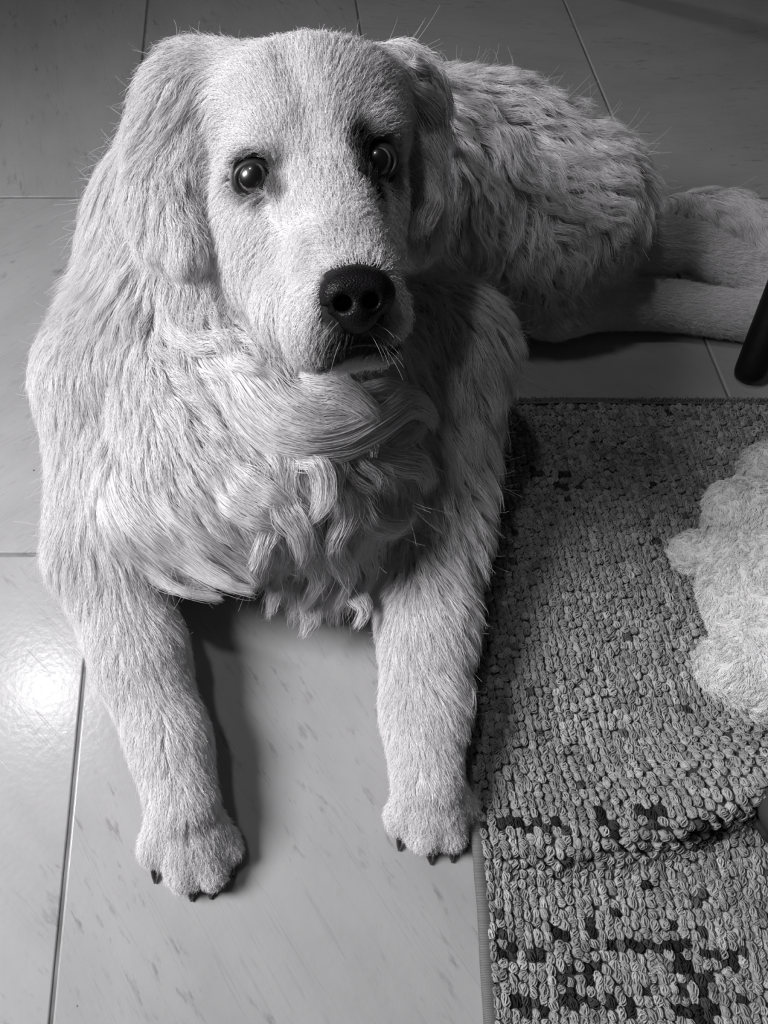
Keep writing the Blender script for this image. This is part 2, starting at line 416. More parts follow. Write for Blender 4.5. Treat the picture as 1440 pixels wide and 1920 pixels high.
# muzzle and forehead
for a in [(655, 470, -.1, -1, .7), (640, 430, -.15, -1, .7), (615, 360, -.1, -1, .8), (590, 300, -.05, -1, 1.), (575, 220, 0, -1, 1.2), (572, 120, .05, -1, 1.4),
          (520, 240, -.35, -1, 1.0), (500, 150, -.5, -.9, 1.3), (430, 150, -.8, -.6, 1.4), (440, 250, -.8, -.4, 1.0), (400, 300, -1, .2, 1.1), (640, 230, .25, -1, 1.0),
          (660, 140, .5, -.9, 1.3), (720, 160, .8, -.6, 1.4), (730, 230, .9, -.3, 1.1), (760, 300, 1, .2, 1.2), (470, 290, -.5, -.7, .7), (520, 330, .3, -.7, .8), (540, 380, .2, -.5, .7),
          (670, 300, -.2, -.8, .8), (710, 260, .5, -.7, .8), (430, 370, -.9, .4, .8), (480, 400, -.6, .8, .8), (420, 450, -.5, .9, 1.3), (500, 480, -.6, .8, 1.0), (400, 480, -.3, 1, 2.),
          (560, 470, -.7, .5, .7), (590, 540, -.9, .3, .6), (570, 600, -.6, .8, .9), (540, 620, -.5, .9, 1.3), (600, 630, -.3, 1, 1.0), (640, 640, -.05, 1, 1.1), (690, 635, .1, 1, 1.0),
          (730, 620, .5, .9, 1.0), (755, 580, .8, .5, .8), (740, 480, .6, .5, .8), (740, 400, .7, .6, 1.0), (760, 450, .4, .9, 1.4), (680, 400, .3, -.2, .7), (450, 560, -.2, 1, 2.2), (500, 620, -.2, 1, 2.), (580, 670, -.2, 1, 1.2), (660, 665, 0, 1, .9), (710, 660, .2, 1, .9)]:
    g(*a[:4], a[4] * 1.2, .075, .03, .12)
# ears
for a in [(340, 150, -.5, .9, 3.5), (300, 220, -.35, 1, 4.5), (260, 280, -.5, 1, 4.5), (330, 300, .1, 1, 4.), (290, 360, -.1, 1, 4.5), (350, 400, .15, 1, 2.6), (320, 450, 0, 1, 3), (240, 380, -.4, 1, 4), (350, 490, 0, 1, 1.6),
          (410, 110, -.8, -.1, 2.4), (395, 160, -.8, .3, 2.4), (440, 90, -.7, -.5, 2), (750, 120, .7, .6, 4.), (790, 170, .6, .8, 5.), (810, 230, .35, 1, 5.), (790, 320, .1, 1, 4.), (820, 330, .15, 1, 4), (800, 420, 0, 1, 3)]:
    g(*a[:4], a[4] * .9, .18, .3, .55)
# neck side, shoulder and back silhouette
for a in [(400, 80, -.8, -.2, 2.5), (300, 130, -.8, .1, 3), (240, 200, -.8, 0, 4), (200, 260, -.8, .4, 5), (170, 330, -.7, .7, 5), (120, 400, -.7, .6, 4.5), (190, 450, -.4, .9, 6), (250, 500, -.5, .8, 6), (90, 500, -.8, .5, 3.5), (70, 600, -.6, .7, 3.5), (60, 680, -.3, 1, 3.5)]:
    g(*a[:4], a[4], .3, .25, .5)
for a in [(150, 600, -.2, 1, 3.5), (220, 640, .1, 1, 3.5), (160, 740, 0, 1, 3.2), (250, 780, .3, 1, 3.4), (110, 800, -.1, 1, 3.5), (180, 860, .2, 1, 3.6), (250, 900, .45, 1, 5), (130, 950, -.1, 1, 5), (200, 980, .15, 1, 5)]:
    g(*a[:4], a[4], .22, .15, .4)
# mane sweeping from the left ear across the throat
for a in [(310, 560, .5, .8, 5.5), (370, 610, .8, .6, 6.5), (440, 660, .8, .7, 7), (500, 720, .8, .6, 7), (420, 560, .3, 1, 5), (560, 760, 1, .3, 7), (620, 770, 1, 0, 6.5), (560, 700, .7, .7, 6), (610, 720, .8, .5, 5), (690, 770, 1, -.1, 5.5), (740, 780, .6, .7, 5)]:
    g(*a[:4], a[4], .20, .8, .85)
for a in [(330, 720, .6, .8, 3.5), (380, 790, .6, .8, 3.5), (300, 830, .45, .9, 4), (440, 850, .5, .9, 4.), (360, 880, .6, .8, 4.5), (340, 960, .7, .7, 6.5), (290, 1000, .6, .8, 7), (400, 1020, .75, .7, 6), (440, 950, .5, .9, 6)]:
    g(*a[:4], a[4], .28, .3, .65)
for a in [(520, 850, .2, 1, 7), (580, 850, .35, 1, 7.5), (650, 850, .5, .9, 7.5), (700, 860, .6, .8, 7), (740, 900, .5, 1, 7), (560, 930, .1, 1, 7), (620, 950, .2, 1, 7.5), (690, 960, .35, 1, 7), (520, 1020, .1, 1, 6), (600, 1050, 0, 1, 6), (670, 1060, 0, 1, 5.5), (560, 1130, 0, 1, 4), (640, 1130, 0, 1, 4)]:
    g(*a[:4], a[4], .22, .9, .85)
# forelegs and paws
for a in [(170, 1080, .0, 1, 3.2), (120, 1130, -.1, 1, 3.), (230, 1150, .3, 1, 2.4), (280, 1150, .4, 1, 2.2), (200, 1230, .2, 1, 2.4), (290, 1260, .35, 1, 2), (330, 1300, .4, 1, 1.8), (260, 1350, .1, 1, 2.), (330, 1400, .25, 1, 1.6), (370, 1420, .35, 1, 1.5), (270, 1450, 0, 1, 1.8),
          (330, 1520, .05, 1, 1.7), (390, 1500, .3, 1, 1.5), (280, 1570, -.1, 1, 1.5), (345, 1610, 0, 1, 1.), (400, 1600, .1, 1, 1.), (430, 1560, .2, 1, 1.), (290, 1600, 0, 1, 1.), (345, 1650, 0, 1, .7), (395, 1645, 0, 1, .7),
          (730, 1130, 0, 1, 2.2), (790, 1130, .3, 1, 2.4), (720, 1230, .1, 1, 1.8), (780, 1250, .35, 1, 2.), (740, 1350, .15, 1, 1.6), (800, 1380, .2, 1, 1.6), (760, 1450, 0, 1, 1.6), (820, 1460, .2, 1, 1.6), (745, 1530, -.1, 1, 1.), (790, 1560, 0, 1, 1.), (840, 1550, .1, 1, 1.), (870, 1500, .2, 1, 1.), (795, 1585, 0, 1, .7)]:
    g(*a[:4], a[4], .2, .1, .55)
for a in [(850, 1100, .5, 1, 4), (860, 1180, .5, 1, 3.8), (850, 1260, .5, 1, 3.2), (845, 1020, .4, 1, 4.5)]:
    g(*a[:4], a[4], .35, .2, .7)
# right side of the dog in the shade
for a in [(790, 600, .1, 1, 5), (860, 560, .3, 1, 5.5), (920, 600, .5, .9, 5.5), (840, 700, .2, 1, 6), (930, 720, .5, .9, 5.5), (800, 850, .1, 1, 6), (880, 850, .4, 1, 5.5), (830, 960, .3, 1, 5), (870, 480, .4, .9, 5)]:
    g(*a[:4], a[4], .35, .35, .75)
# back and rump
for a in [(720, 70, .4, -.5, 4), (800, 90, .6, -.3, 4.5), (880, 130, .8, -.2, 4.5), (970, 150, .8, -.3, 5), (1060, 170, .7, -.3, 5), (1150, 210, .8, 0, 5), (850, 200, .5, .5, 5), (900, 250, .4, .8, 5.5), (980, 240, .7, .4, 5.5), (1060, 260, .8, .3, 5.5), (1150, 280, .8, .6, 5.5),
          (870, 330, .3, 1, 6), (930, 370, .6, .8, 6), (1010, 340, .9, .4, 5.5), (1080, 350, .9, .4, 5.5), (1180, 370, .6, .9, 5.5), (950, 440, .4, 1, 6.5), (1020, 450, .4, 1, 6.5), (1090, 430, .8, .6, 5), (1150, 450, .8, .5, 4.5), (1060, 490, .5, .9, 6), (980, 500, .3, 1, 6)]:
    g(*a[:4], a[4], .36, 1.0, .8)
for a in [(1150, 560, 1, .1, 1.6), (1080, 550, .8, .5, 2.4), (1250, 555, 1, .1, 1.2), (1380, 570, 1, .3, 1.2), (1230, 480, 1, .2, 2.2), (1330, 490, 1, .3, 1.4), (1420, 530, 1, .4, 1.3)]:
    g(*a[:4], a[4], .2, .08, .4)
for a in [(1345, 390, .8, .5, 4.5), (1370, 405, .8, .6, 4.5), (1395, 420, .7, .7, 4.5), (1425, 445, .5, .9, 4), (1350, 410, .8, .6, 4.5), (1410, 440, .5, .9, 4)]:
    g(*a[:4], a[4], .28, .2, .8)

gp, gd, gv = [], [], []
for (px, py, dx, dy, L_, lift, wave, clump) in G:
    p = F.march(px, py)
    if p is None or p[2] < .003: continue
    n = F.grad(p[None])[0]; d = dx * RV - dy * UV; d = d - (d @ n) * n; nd = np.linalg.norm(d)
    if nd < .15: continue
    gp.append(p); gd.append(d / nd); gv.append((L_ / 100, lift, wave, clump))
gp = np.array(gp); gd = np.array(gd); gv = np.array(gv)

class Flow:
    """guide values spread over a coarse grid round the coat"""
    def __init__(s, field, gp, gd, gv, h=.012):
        s.h = h; s.lo = field.lo; s.n = np.ceil(field.h * (field.n - 1) / h).astype(int) + 1
        I = np.argwhere(np.ones(tuple(s.n), bool)); P = s.lo + I * h
        near = np.abs(field.val(P)) < .05
        C = np.zeros((len(P), 7), np.float32); C[:, 2] = -1; C[:, 3] = .03
        idx = np.nonzero(near)[0]; tab = np.concatenate([gd, gv], 1)
        for k in range(0, len(idx), 20000):
            ii = idx[k:k + 20000]; d2 = ((P[ii][:, None, :] - gp[None]) ** 2).sum(2)
            ww = 1 / (d2 + .00012) ** 2.2; ww /= ww.sum(1, keepdims=True); C[ii] = ww @ tab
        s.C = C.reshape(*s.n, 7)
    def at(s, P):
        q = np.clip((P - s.lo) / s.h, 0, s.n - 1.001); i = q.astype(int); f = q - i; out = 0
        for dx in (0, 1):
            for dy in (0, 1):
                for dz in (0, 1):
                    ww = (f[:, 0] if dx else 1 - f[:, 0]) * (f[:, 1] if dy else 1 - f[:, 1]) * (f[:, 2] if dz else 1 - f[:, 2])
                    out = out + ww[:, None] * s.C[i[:, 0] + dx, i[:, 1] + dy, i[:, 2] + dz]
        return out

def sample_surface(V, Q, weight, count):
    A = V[Q]; c1 = np.cross(A[:, 1] - A[:, 0], A[:, 2] - A[:, 0]); c2 = np.cross(A[:, 2] - A[:, 0], A[:, 3] - A[:, 0])
    area_ = .5 * (np.linalg.norm(c1, axis=1) + np.linalg.norm(c2, axis=1)); wt = area_ * weight(A.mean(1)); wt /= wt.sum()
    f = rng.choice(len(Q), count, p=wt); u = rng.random((count, 1)); v = rng.random((count, 1)); B = A[f]
    return (B[:, 0] * (1 - u) + B[:, 1] * u) * (1 - v) + (B[:, 3] * (1 - u) + B[:, 2] * u) * v

def comb(field, P, d0, L_, lift, wave, flow, K=10, jitter=.2, scale=.03, gravity=.25, follow=.5):
    """grow strands that run along the coat, waving sideways, kept outside the skin"""
    N_ = len(P); n0 = field.grad(P); pts = np.zeros((N_, K, 3)); pts[:, 0] = P - n0 * .001
    nz2 = noise3(P + 3.1, .032); ph = nz2[:, 0] * 5.5 + rng.normal(0, .35, N_); fr = 1 + .35 * nz2[:, 1]
    nz = noise3(P, scale); jj_ = np.clip((L_ - .006) / .03, .12, 1)[:, None] * jitter; d0 = norm(d0 + jj_ * nz + .25 * jj_ * rng.normal(size=d0.shape))
    amp = wave * rng.uniform(.5, 1.3, N_); p = pts[:, 0].copy(); d = d0.copy(); seg = L_ / (K - 1)
    h_end = lift * L_ * rng.uniform(.6, 1.3, N_)
    for k in range(1, K):
        s = k / (K - 1); n = field.grad(p)
        if flow is not None and follow:
            fl = flow.at(p)[:, :3]; d = norm(d * (1 - follow * .3) + fl * follow * .3)
        side = np.cross(n, d); a = amp * np.sin(ph + 6.283 * fr * s * np.clip(L_ / .045, .5, 1.6))
        dd = norm(d + side * a[:, None] + np.array([0, 0, -gravity]) * (s * np.clip(L_ / .06, 0, 1))[:, None])
        dt = norm(dd - (dd * n).sum(1, keepdims=True) * n)
        q = p + dt * seg[:, None]
        v = field.val(q); target = .0004 + h_end * (1 - (1 - s) ** 1.6)
        q = q + field.grad(q) * np.clip(target - v, -.5 * seg, .9 * seg)[:, None]
        q[:, 2] = np.maximum(q[:, 2], .0012 + .002 * s)
        pts[:, k] = q; p = q
    return pts

def curves(name, pts, rad, tone, mat, parent, label=None):
    n_, k_ = pts.shape[:2]
    hc = bpy.data.hair_curves.new(name); hc.add_curves([k_] * n_)
    hc.attributes['position'].data.foreach_set('vector', pts.astype(np.float32).ravel()) if 'position' in hc.attributes else None
    ra = hc.attributes.get('radius') or hc.attributes.new('radius', 'FLOAT', 'POINT')
    ra.data.foreach_set('value', rad.astype(np.float32).ravel())
    float_attr(hc, 'tone', 'CURVE' if tone.ndim == 1 else 'POINT', tone.ravel())
    o = link(name, hc, mat, parent); o['kind'] = 'stuff'
    if label: o['label'] = label
    return o

def children(guides, groot, roots, clump, lenvar=.35, K=8, frizz=.0006):
    kd = kdtree.KDTree(len(groot))
    for i, p in enumerate(groot): kd.insert(p, i)
    kd.balance(); near = np.array([kd.find(p)[1] for p in roots])
    Kg = guides.shape[1]; s = np.linspace(0, 1, K)[None]; ratio = rng.uniform(1 - lenvar, 1, len(roots))[:, None]
    t = s * ratio * (Kg - 1); i = np.minimum(t.astype(int), Kg - 2); f = (t - i)[..., None]
    gg = guides[near]; ar = np.arange(len(roots))[:, None]
    P = gg[ar, i] * (1 - f) + gg[ar, i + 1] * f
    off = (roots - groot[near])[:, None, :]; c = clump[:, None] * np.clip(s * 1.25, 0, 1) ** .8
    P = P + off * (1 - c)[..., None]
    P += rng.normal(size=P.shape) * (frizz * s)[..., None] + rng.normal(size=(len(roots), 1, 3)) * (frizz * 2.0 * s)[..., None]
    return P, near

FL = Flow(F, gp, gd, gv)
HEADC = at_z(590, 330, .49)
def facing(P):
    n = F.grad(P); v = norm(CAMP - P); return (n * v).sum(1)
def wt_guides(P):
    c = FL.at(P); L_ = c[:, 3]; sp = .0016 + .045 * L_; return np.where(facing(P) > -.15, 1, .3) / sp ** 2 * np.where(P[:, 2] < .006, .2, 1)
def bald(P):
    """no hair on the eyes and nose"""
    m = np.ones(len(P), bool)
    for c, r in EYES: m &= np.linalg.norm(P - c, axis=1) > r * 1.22
    q = P - NOSE; m &= ~((np.abs(q @ RV) < .0180) & (np.abs(q @ UV + .001) < .0155) & (np.abs(q @ FV) < .03))
    return m
NG = 42000
gr = sample_surface(V, Q, wt_guides, NG); gr = gr[bald(gr)]
c = FL.at(gr)
guides = comb(F, gr, norm(c[:, :3]), c[:, 3] * rng.uniform(.8, 1.15, len(gr)), c[:, 4], c[:, 5], FL, K=10, jitter=.30)
# big locks: every guide leans towards the leader strand nearest its root
nlead = 2600
ld = rng.choice(len(gr), nlead, replace=False)
kd_ = kdtree.KDTree(nlead)
for i, k_ in enumerate(ld): kd_.insert(gr[k_], i)
kd_.balance(); nl_ = ld[np.array([kd_.find(p)[1] for p in gr])]
cc_ = np.clip((c[:, 6] - .35) * 1.5, 0, .85)[:, None, None] * rng.uniform(.45, 1, (len(gr), 1, 1)) * (np.linspace(0, 1, guides.shape[1])[None, :, None] ** .9)
guides = guides * (1 - cc_) + guides[nl_] * cc_
def wt_hair(P):
    c = FL.at(P); L_ = c[:, 3]; return np.where(facing(P) > -.15, 1, .25) / (L_ + .012) * np.where(P[:, 2] < .006, .2, 1)
NH = 400000
hr = sample_surface(V, Q, wt_hair, NH); hr = hr[bald(hr)]
hc_ = FL.at(hr)
hp, near = children(guides, gr, hr, np.clip((hc_[:, 6] - .15) * rng.uniform(.0, .9, len(hr)), 0, 1), frizz=.0007)
# keep short hair short of the eyes
LEN = hc_[:, 3]
def eye_trim(hp):
    for c, r in EYES:
        for k in range(hp.shape[1]):
            q = hp[:, k] - c; d = np.linalg.norm(q, axis=1); rr = r * 1.12
            m = (d < rr); hp[m, k] = c + q[m] / (d[m][:, None] + 1e-9) * rr
    return hp
hp = eye_trim(hp)
s_ = np.linspace(0, 1, hp.shape[1])
gt = rng.uniform(.88, 1.06, len(gr)) * (1 + .05 * noise3(gr, .02)[:, 0])
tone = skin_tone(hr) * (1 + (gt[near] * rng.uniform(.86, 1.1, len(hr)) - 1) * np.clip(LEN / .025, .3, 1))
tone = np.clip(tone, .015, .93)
r0 = np.clip(.00012 + .0020 * LEN, .00014, .00021)
rad = r0[:, None] * np.clip(1.05 - s_ ** 2.2, .12, 1)[None] * rng.uniform(.75, 1.2, (len(hr), 1))
# regions of the coat as separate parts
EARC = [at_z(300, 320, .505), at_z(800, 310, .535)]
reg = np.full(len(hr), 0)
dh = np.linalg.norm(hr - HEADC, axis=1)
pxh = (hr - CAMP); zz = pxh @ FV; ix = CX + FPX * (pxh @ RV) / zz; iy = CY - FPX * (pxh @ UV) / zz
reg[(dh < .135) & (ix > 365) & (ix < 775) & (iy < 700) & (zz < .53)] = 1
eL = (ix > 190) & (ix <= 382) & (iy > 120) & (iy < 540) & (zz < .525) & (hr[:, 2] > .26); reg[eL] = 2
eR = (ix >= 745) & (ix < 875) & (iy > 90) & (iy < 510) & (zz < .56) & (hr[:, 2] > .24); reg[eR] = 3
reg[(reg == 0) & (hr[:, 0] < -.01) & (hr[:, 1] < .27) & (hr[:, 2] < .14)] = 4
reg[(reg == 0) & (hr[:, 0] > .14) & (hr[:, 1] < .27) & (hr[:, 2] < .14)] = 5
reg[(reg == 0) & (hr[:, 0] > .485) & (hr[:, 1] < .735)] = 6
reg[(reg == 0) & (hr[:, 0] > .50) & (hr[:, 1] >= .735) & (hr[:, 2] < .10)] = 7
reg[(reg == 0) & (hr[:, 1] < .42) & (hr[:, 0] > .02) & (hr[:, 0] < .17)] = 8
NAMES = ['coat_fur', 'face_fur', 'ear_fur', 'ear_fur', 'foreleg_fur', 'foreleg_fur', 'hind_leg_fur', 'tail_fur', 'chest_ruff']
LABS = [None, 'short smooth face fur darkening round eyes and lips', 'lit ear fur hanging beside the cheek', 'shaded ear fur on the far side of the face', None, None, None, 'bushy fur behind the rump', 'long wavy ruff on throat and chest']
for k in range(9):
    m = reg == k
    if m.sum() > 10: curves(NAMES[k], hp[m], rad[m], tone[m], M_FUR, body, LABS[k])
# single locks of long hair, laid along measured sweeps over the coat
LK_P, LK_R, LK_T = [], [], []
def lock(pts, w, n_, lift=.024, tip=.14, fan=.35, col=.82, KL=14):
    P = []
    for i, (px, py) in enumerate(pts):
        q = F.march(px, py)
        if q is None:
            if not P: return
            q = P[-1][0] + (at_z(px, py, float((P[-1][0] - CAMP) @ FV)) - P[-1][0]); nrm_ = P[-1][1]
        else: nrm_ = F.grad(q[None])[0]
        P.append((q, nrm_))
    m_ = len(P); A = np.array([q + nn * (lift * math.sin(math.pi * min(1, (i + .1) / (m_ - .4)) * .78) - .004 * (i == 0)) for i, (q, nn) in enumerate(P)]); Nn = np.array([b for a, b in P])
    t = np.linspace(0, m_ - 1, KL); i0 = np.minimum(t.astype(int), m_ - 2); f = (t - i0)[:, None]
    def at(i): return A[np.clip(i, 0, m_ - 1)]
    C = .5 * ((2 * at(i0)) + (-at(i0 - 1) + at(i0 + 1)) * f + (2 * at(i0 - 1) - 5 * at(i0) + 4 * at(i0 + 1) - at(i0 + 2)) * f ** 2 + (-at(i0 - 1) + 3 * at(i0) - 3 * at(i0 + 1) + at(i0 + 2)) * f ** 3)
    Nc = norm(Nn[i0] * (1 - f) + Nn[np.minimum(i0 + 1, m_ - 1)] * f); T = norm(np.gradient(C, axis=0)); S_ = norm(np.cross(Nc, T))
    s = np.linspace(0, 1, KL); prof = (np.clip(s / .3, 0, 1) * .8 + .2) * (1 - (1 - tip) * s ** 1.8)
    a = rng.uniform(-1, 1, n_); b = rng.uniform(-.5, .8, n_) * np.sqrt(1 - a * a * .9); ln = rng.uniform(.35, 1.05, n_) ** .8; st = rng.uniform(0, .35, n_) * (rng.random(n_) < .6)
    tt_ = (st[:, None] + (ln - st)[:, None] * s[None]) * (KL - 1); tt_ = np.minimum(tt_, KL - 1.001); ii_ = np.minimum(tt_.astype(int), KL - 2); ff_ = (tt_ - ii_)[..., None]
    def pick(X): return X[ii_] * (1 - ff_) + X[ii_ + 1] * ff_
    pr = (prof[ii_] * (1 - ff_[..., 0]) + prof[ii_ + 1] * ff_[..., 0])
    w = w * 1.15; n_ = int(n_)
    wob = .30 * s[None] * np.sin(s[None] * rng.uniform(3, 9, (n_, 1)) + rng.uniform(0, 6.28, (n_, 1)))
    spread = 1 + fan * s[None] * rng.normal(size=(n_, 1))
    H = pick(C) + pick(S_) * ((a[:, None] * spread + wob) * w * pr)[..., None] + pick(Nc) * ((b[:, None]) * w * .45 * pr)[..., None]
    H = H + rng.normal(size=(n_, 1, 3)) * (.0022 * s)[None, :, None] + .0025 * (noise3(H.reshape(-1, 3), .012).reshape(H.shape)) * s[None, :, None]
    H[:, :, 2] = np.maximum(H[:, :, 2], .0015)
    LK_P.append(H); LK_R.append(np.full((n_, KL), 1.0) * np.clip(1.1 - s ** 3, .2, 1)[None] * rng.uniform(.00013, .00021, (n_, 1))); LK_T.append(np.clip(rng.uniform(.78, 1.12, n_) * col, 0, .92))
LOCKS = [
 ([(300, 590), (340, 632), (395, 655), (450, 655)], .007, 220), ([(305, 575), (322, 615), (360, 645), (410, 662)], .008, 260),
 ([(330, 640), (387, 672), (437, 729), (487, 779), (531, 808), (600, 816), (675, 791), (731, 756), (764, 775), (748, 815), (715, 835)], .017, 900),
 ([(400, 655), (462, 700), (510, 760), (570, 790), (640, 785), (700, 765)], .016, 700),
 ([(430, 640), (455, 690), (500, 716)], .007, 200), ([(500, 690), (560, 730), (610, 740), (655, 770), (685, 810)], .013, 450),
 ([(600, 700), (650, 740), (700, 742), (750, 768), (772, 800), (789, 840), (784, 885)], .011, 420), ([(625, 822), (665, 838), (670, 862)], .006, 120),
 ([(500, 815), (545, 850), (577, 878), (588, 920), (562, 965)], .011, 380), ([(640, 830), (700, 858), (752, 872), (781, 918), (781, 985), (752, 1012)], .012, 420),
 ([(690, 880), (656, 922), (675, 962), (719, 968), (752, 935)], .009, 300), ([(540, 950), (500, 985), (481, 1035), (502, 1065)], .009, 300),
 ([(590, 940), (612, 1010), (633, 1060), (617, 1115)], .011, 360), ([(645, 960), (671, 1040), (648, 1100)], .010, 320), ([(700, 980), (722, 1040), (687, 1095)], .010, 320),
 ([(560, 900), (560, 980), (590, 1050), (570, 1120)], .011, 340), ([(520, 860), (525, 930), (560, 985), (555, 1050)], .011, 340), ([(620, 880), (640, 940), (610, 1000), (640, 1060)], .011, 340),
 ([(480, 1080), (500, 1120), (540, 1145), (525, 1172)], .009, 200), ([(560, 1090), (585, 1125), (570, 1160)], .010, 200), ([(640, 1080), (660, 1120), (640, 1155)], .010, 200),
 ([(200, 850), (232, 925), (281, 980), (350, 1022), (425, 1066), (476, 1088)], .014, 620), ([(180, 900), (215, 975), (280, 1035), (350, 1075), (420, 1100)], .014, 560),
 ([(240, 850), (300, 930), (370, 980), (440, 1030), (480, 1075)], .013, 500), ([(370, 905), (437, 930), (487, 955), (522, 975)], .012, 400), ([(400, 850), (460, 900), (520, 930), (560, 985)], .012, 380),
 ([(235, 1000), (270, 1060), (330, 1090), (385, 1105)], .011, 360), ([(318, 1120), (334, 1160), (345, 1205)], .006, 120),
 ([(745, 110), (790, 135), (830, 175), (845, 215)], .006, 90), ([(750, 140), (805, 185), (845, 235), (862, 290)], .006, 90), ([(760, 150), (812, 215), (835, 290), (845, 345)], .009, 240), ([(790, 300), (800, 380), (790, 440), (805, 492)], .009, 240),
 ([(935, 400), (962, 450), (975, 515)], .006, 160), ([(970, 410), (1005, 450), (1010, 530)], .006, 160), ([(1010, 430), (1040, 470), (1035, 540)], .006, 150), ([(900, 380), (935, 430), (940, 490)], .007, 170),
 ([(1150, 180), (1195, 225), (1200, 290), (1185, 330)], .010, 260), ([(1120, 150), (1165, 185), (1180, 240)], .009, 220), ([(1180, 260), (1215, 320), (1205, 380)], .009, 220), ([(1050, 140), (1110, 165), (1125, 210)], .009, 220),
 ([(930, 765), (975, 805), (992, 870)], .003, 26), ([(890, 850), (915, 905), (925, 955)], .003, 30), ([(860, 1240), (872, 1290), (862, 1340)], .005, 60),
 ([(1318, 372), (1362, 382), (1405, 408), (1434, 462)], .013, 420), ([(1328, 395), (1372, 418), (1402, 452), (1418, 490)], .011, 300), ([(1340, 380), (1392, 395), (1432, 432)], .010, 260), ([(1300, 375), (1340, 400), (1365, 440)], .009, 220),
 ([(270, 440), (300, 500), (330, 545)], .008, 200), ([(190, 380), (215, 440), (240, 480)], .010, 240), ([(150, 470), (200, 500), (228, 470)], .008, 160),
]
for i, lk in enumerate(LOCKS):
    lock(*lk, lift=(.010 if i < 2 else .019) if i < 4 else (.022 if i < 21 else (.016 if i < 27 else .009)))
for k in range(13):   # wispy hem of the ruff
    x0 = 480 + 17 * k + rng.uniform(-6, 6); sw = rng.uniform(-22, 22)
    lock([(x0, 1085), (x0 + sw * .4, 1120), (x0 + sw, 1150 + rng.uniform(-8, 14))], .008, 70, lift=.008, tip=.6, fan=.5)
lp = np.concatenate(LK_P); curves('long_locks', lp, np.concatenate(LK_R), np.concatenate(LK_T), M_FUR, body, 'long curling locks over throat, chest and flank')
# flyaway hairs along the outline
fa = sample_surface(V, Q, lambda P: (np.abs(facing(P)) < .45) * (FL.at(P)[:, 3] > .022) * (P[:, 2] > .05) * 1.0 + 1e-9, 3800)
c = FL.at(fa); n_ = F.grad(fa); dirn = norm(c[:, :3] * .7 + n_ * .7 + rng.normal(size=fa.shape) * .45)
K = 8; L_ = c[:, 3] * rng.uniform(.35, .95, len(fa)); fp = np.zeros((len(fa), K, 3)); fp[:, 0] = fa; dcur = dirn.copy()
bend = norm(rng.normal(size=fa.shape))
for k in range(1, K):
    dcur = norm(dcur + bend * .16 + np.array([0, 0, -.05])); fp[:, k] = fp[:, k - 1] + dcur * (L_ / (K - 1))[:, None]
fp[:, :, 2] = np.maximum(fp[:, :, 2], .002)
curves('flyaway_hair', fp, np.full((len(fa), K), .00013) * np.linspace(1, .4, K)[None], np.full(len(fa), .75), M_FUR, body)

# ------------------------------------------------------------------ eyes, nose, claws, whiskers
def lathe_ball(name, r, mats, bands):
    """eyeball facing +Z; bands = list of polar limits (deg) -> material index"""
    bm = bmesh.new(); bmesh.ops.create_uvsphere(bm, u_segments=48, v_segments=36, radius=r)
    for f in bm.faces:
        f.smooth = True; a = math.degrees(math.acos(max(-1, min(1, f.calc_center_median().normalized().z))))
        f.material_index = next((i for i, lim in enumerate(bands) if a < lim), len(bands))
    me = bpy.data.meshes.new(name); bm.to_mesh(me); bm.free()
    for m in mats: me.materials.append(m)
    return me
def coated(name, col, rough=.3, coat=1.0):
    m, N, L, b = material(name, col, rough, .5); b.inputs['Coat Weight'].default_value = coat; b.inputs['Coat Roughness'].default_value = .02; return m
M_PUP = coated('pupil', (.004, .004, .004)); M_IRIS = coated('iris', (.05, .045, .045)); M_IRIS_LIT = coated('iris_painted_glow', (.13, .125, .125)); M_RIM = coated('dark_eye_rim', (.008, .0075, .0075), .5, .12)
m_, N_, L2_, b_ = material('iris_ring'); 
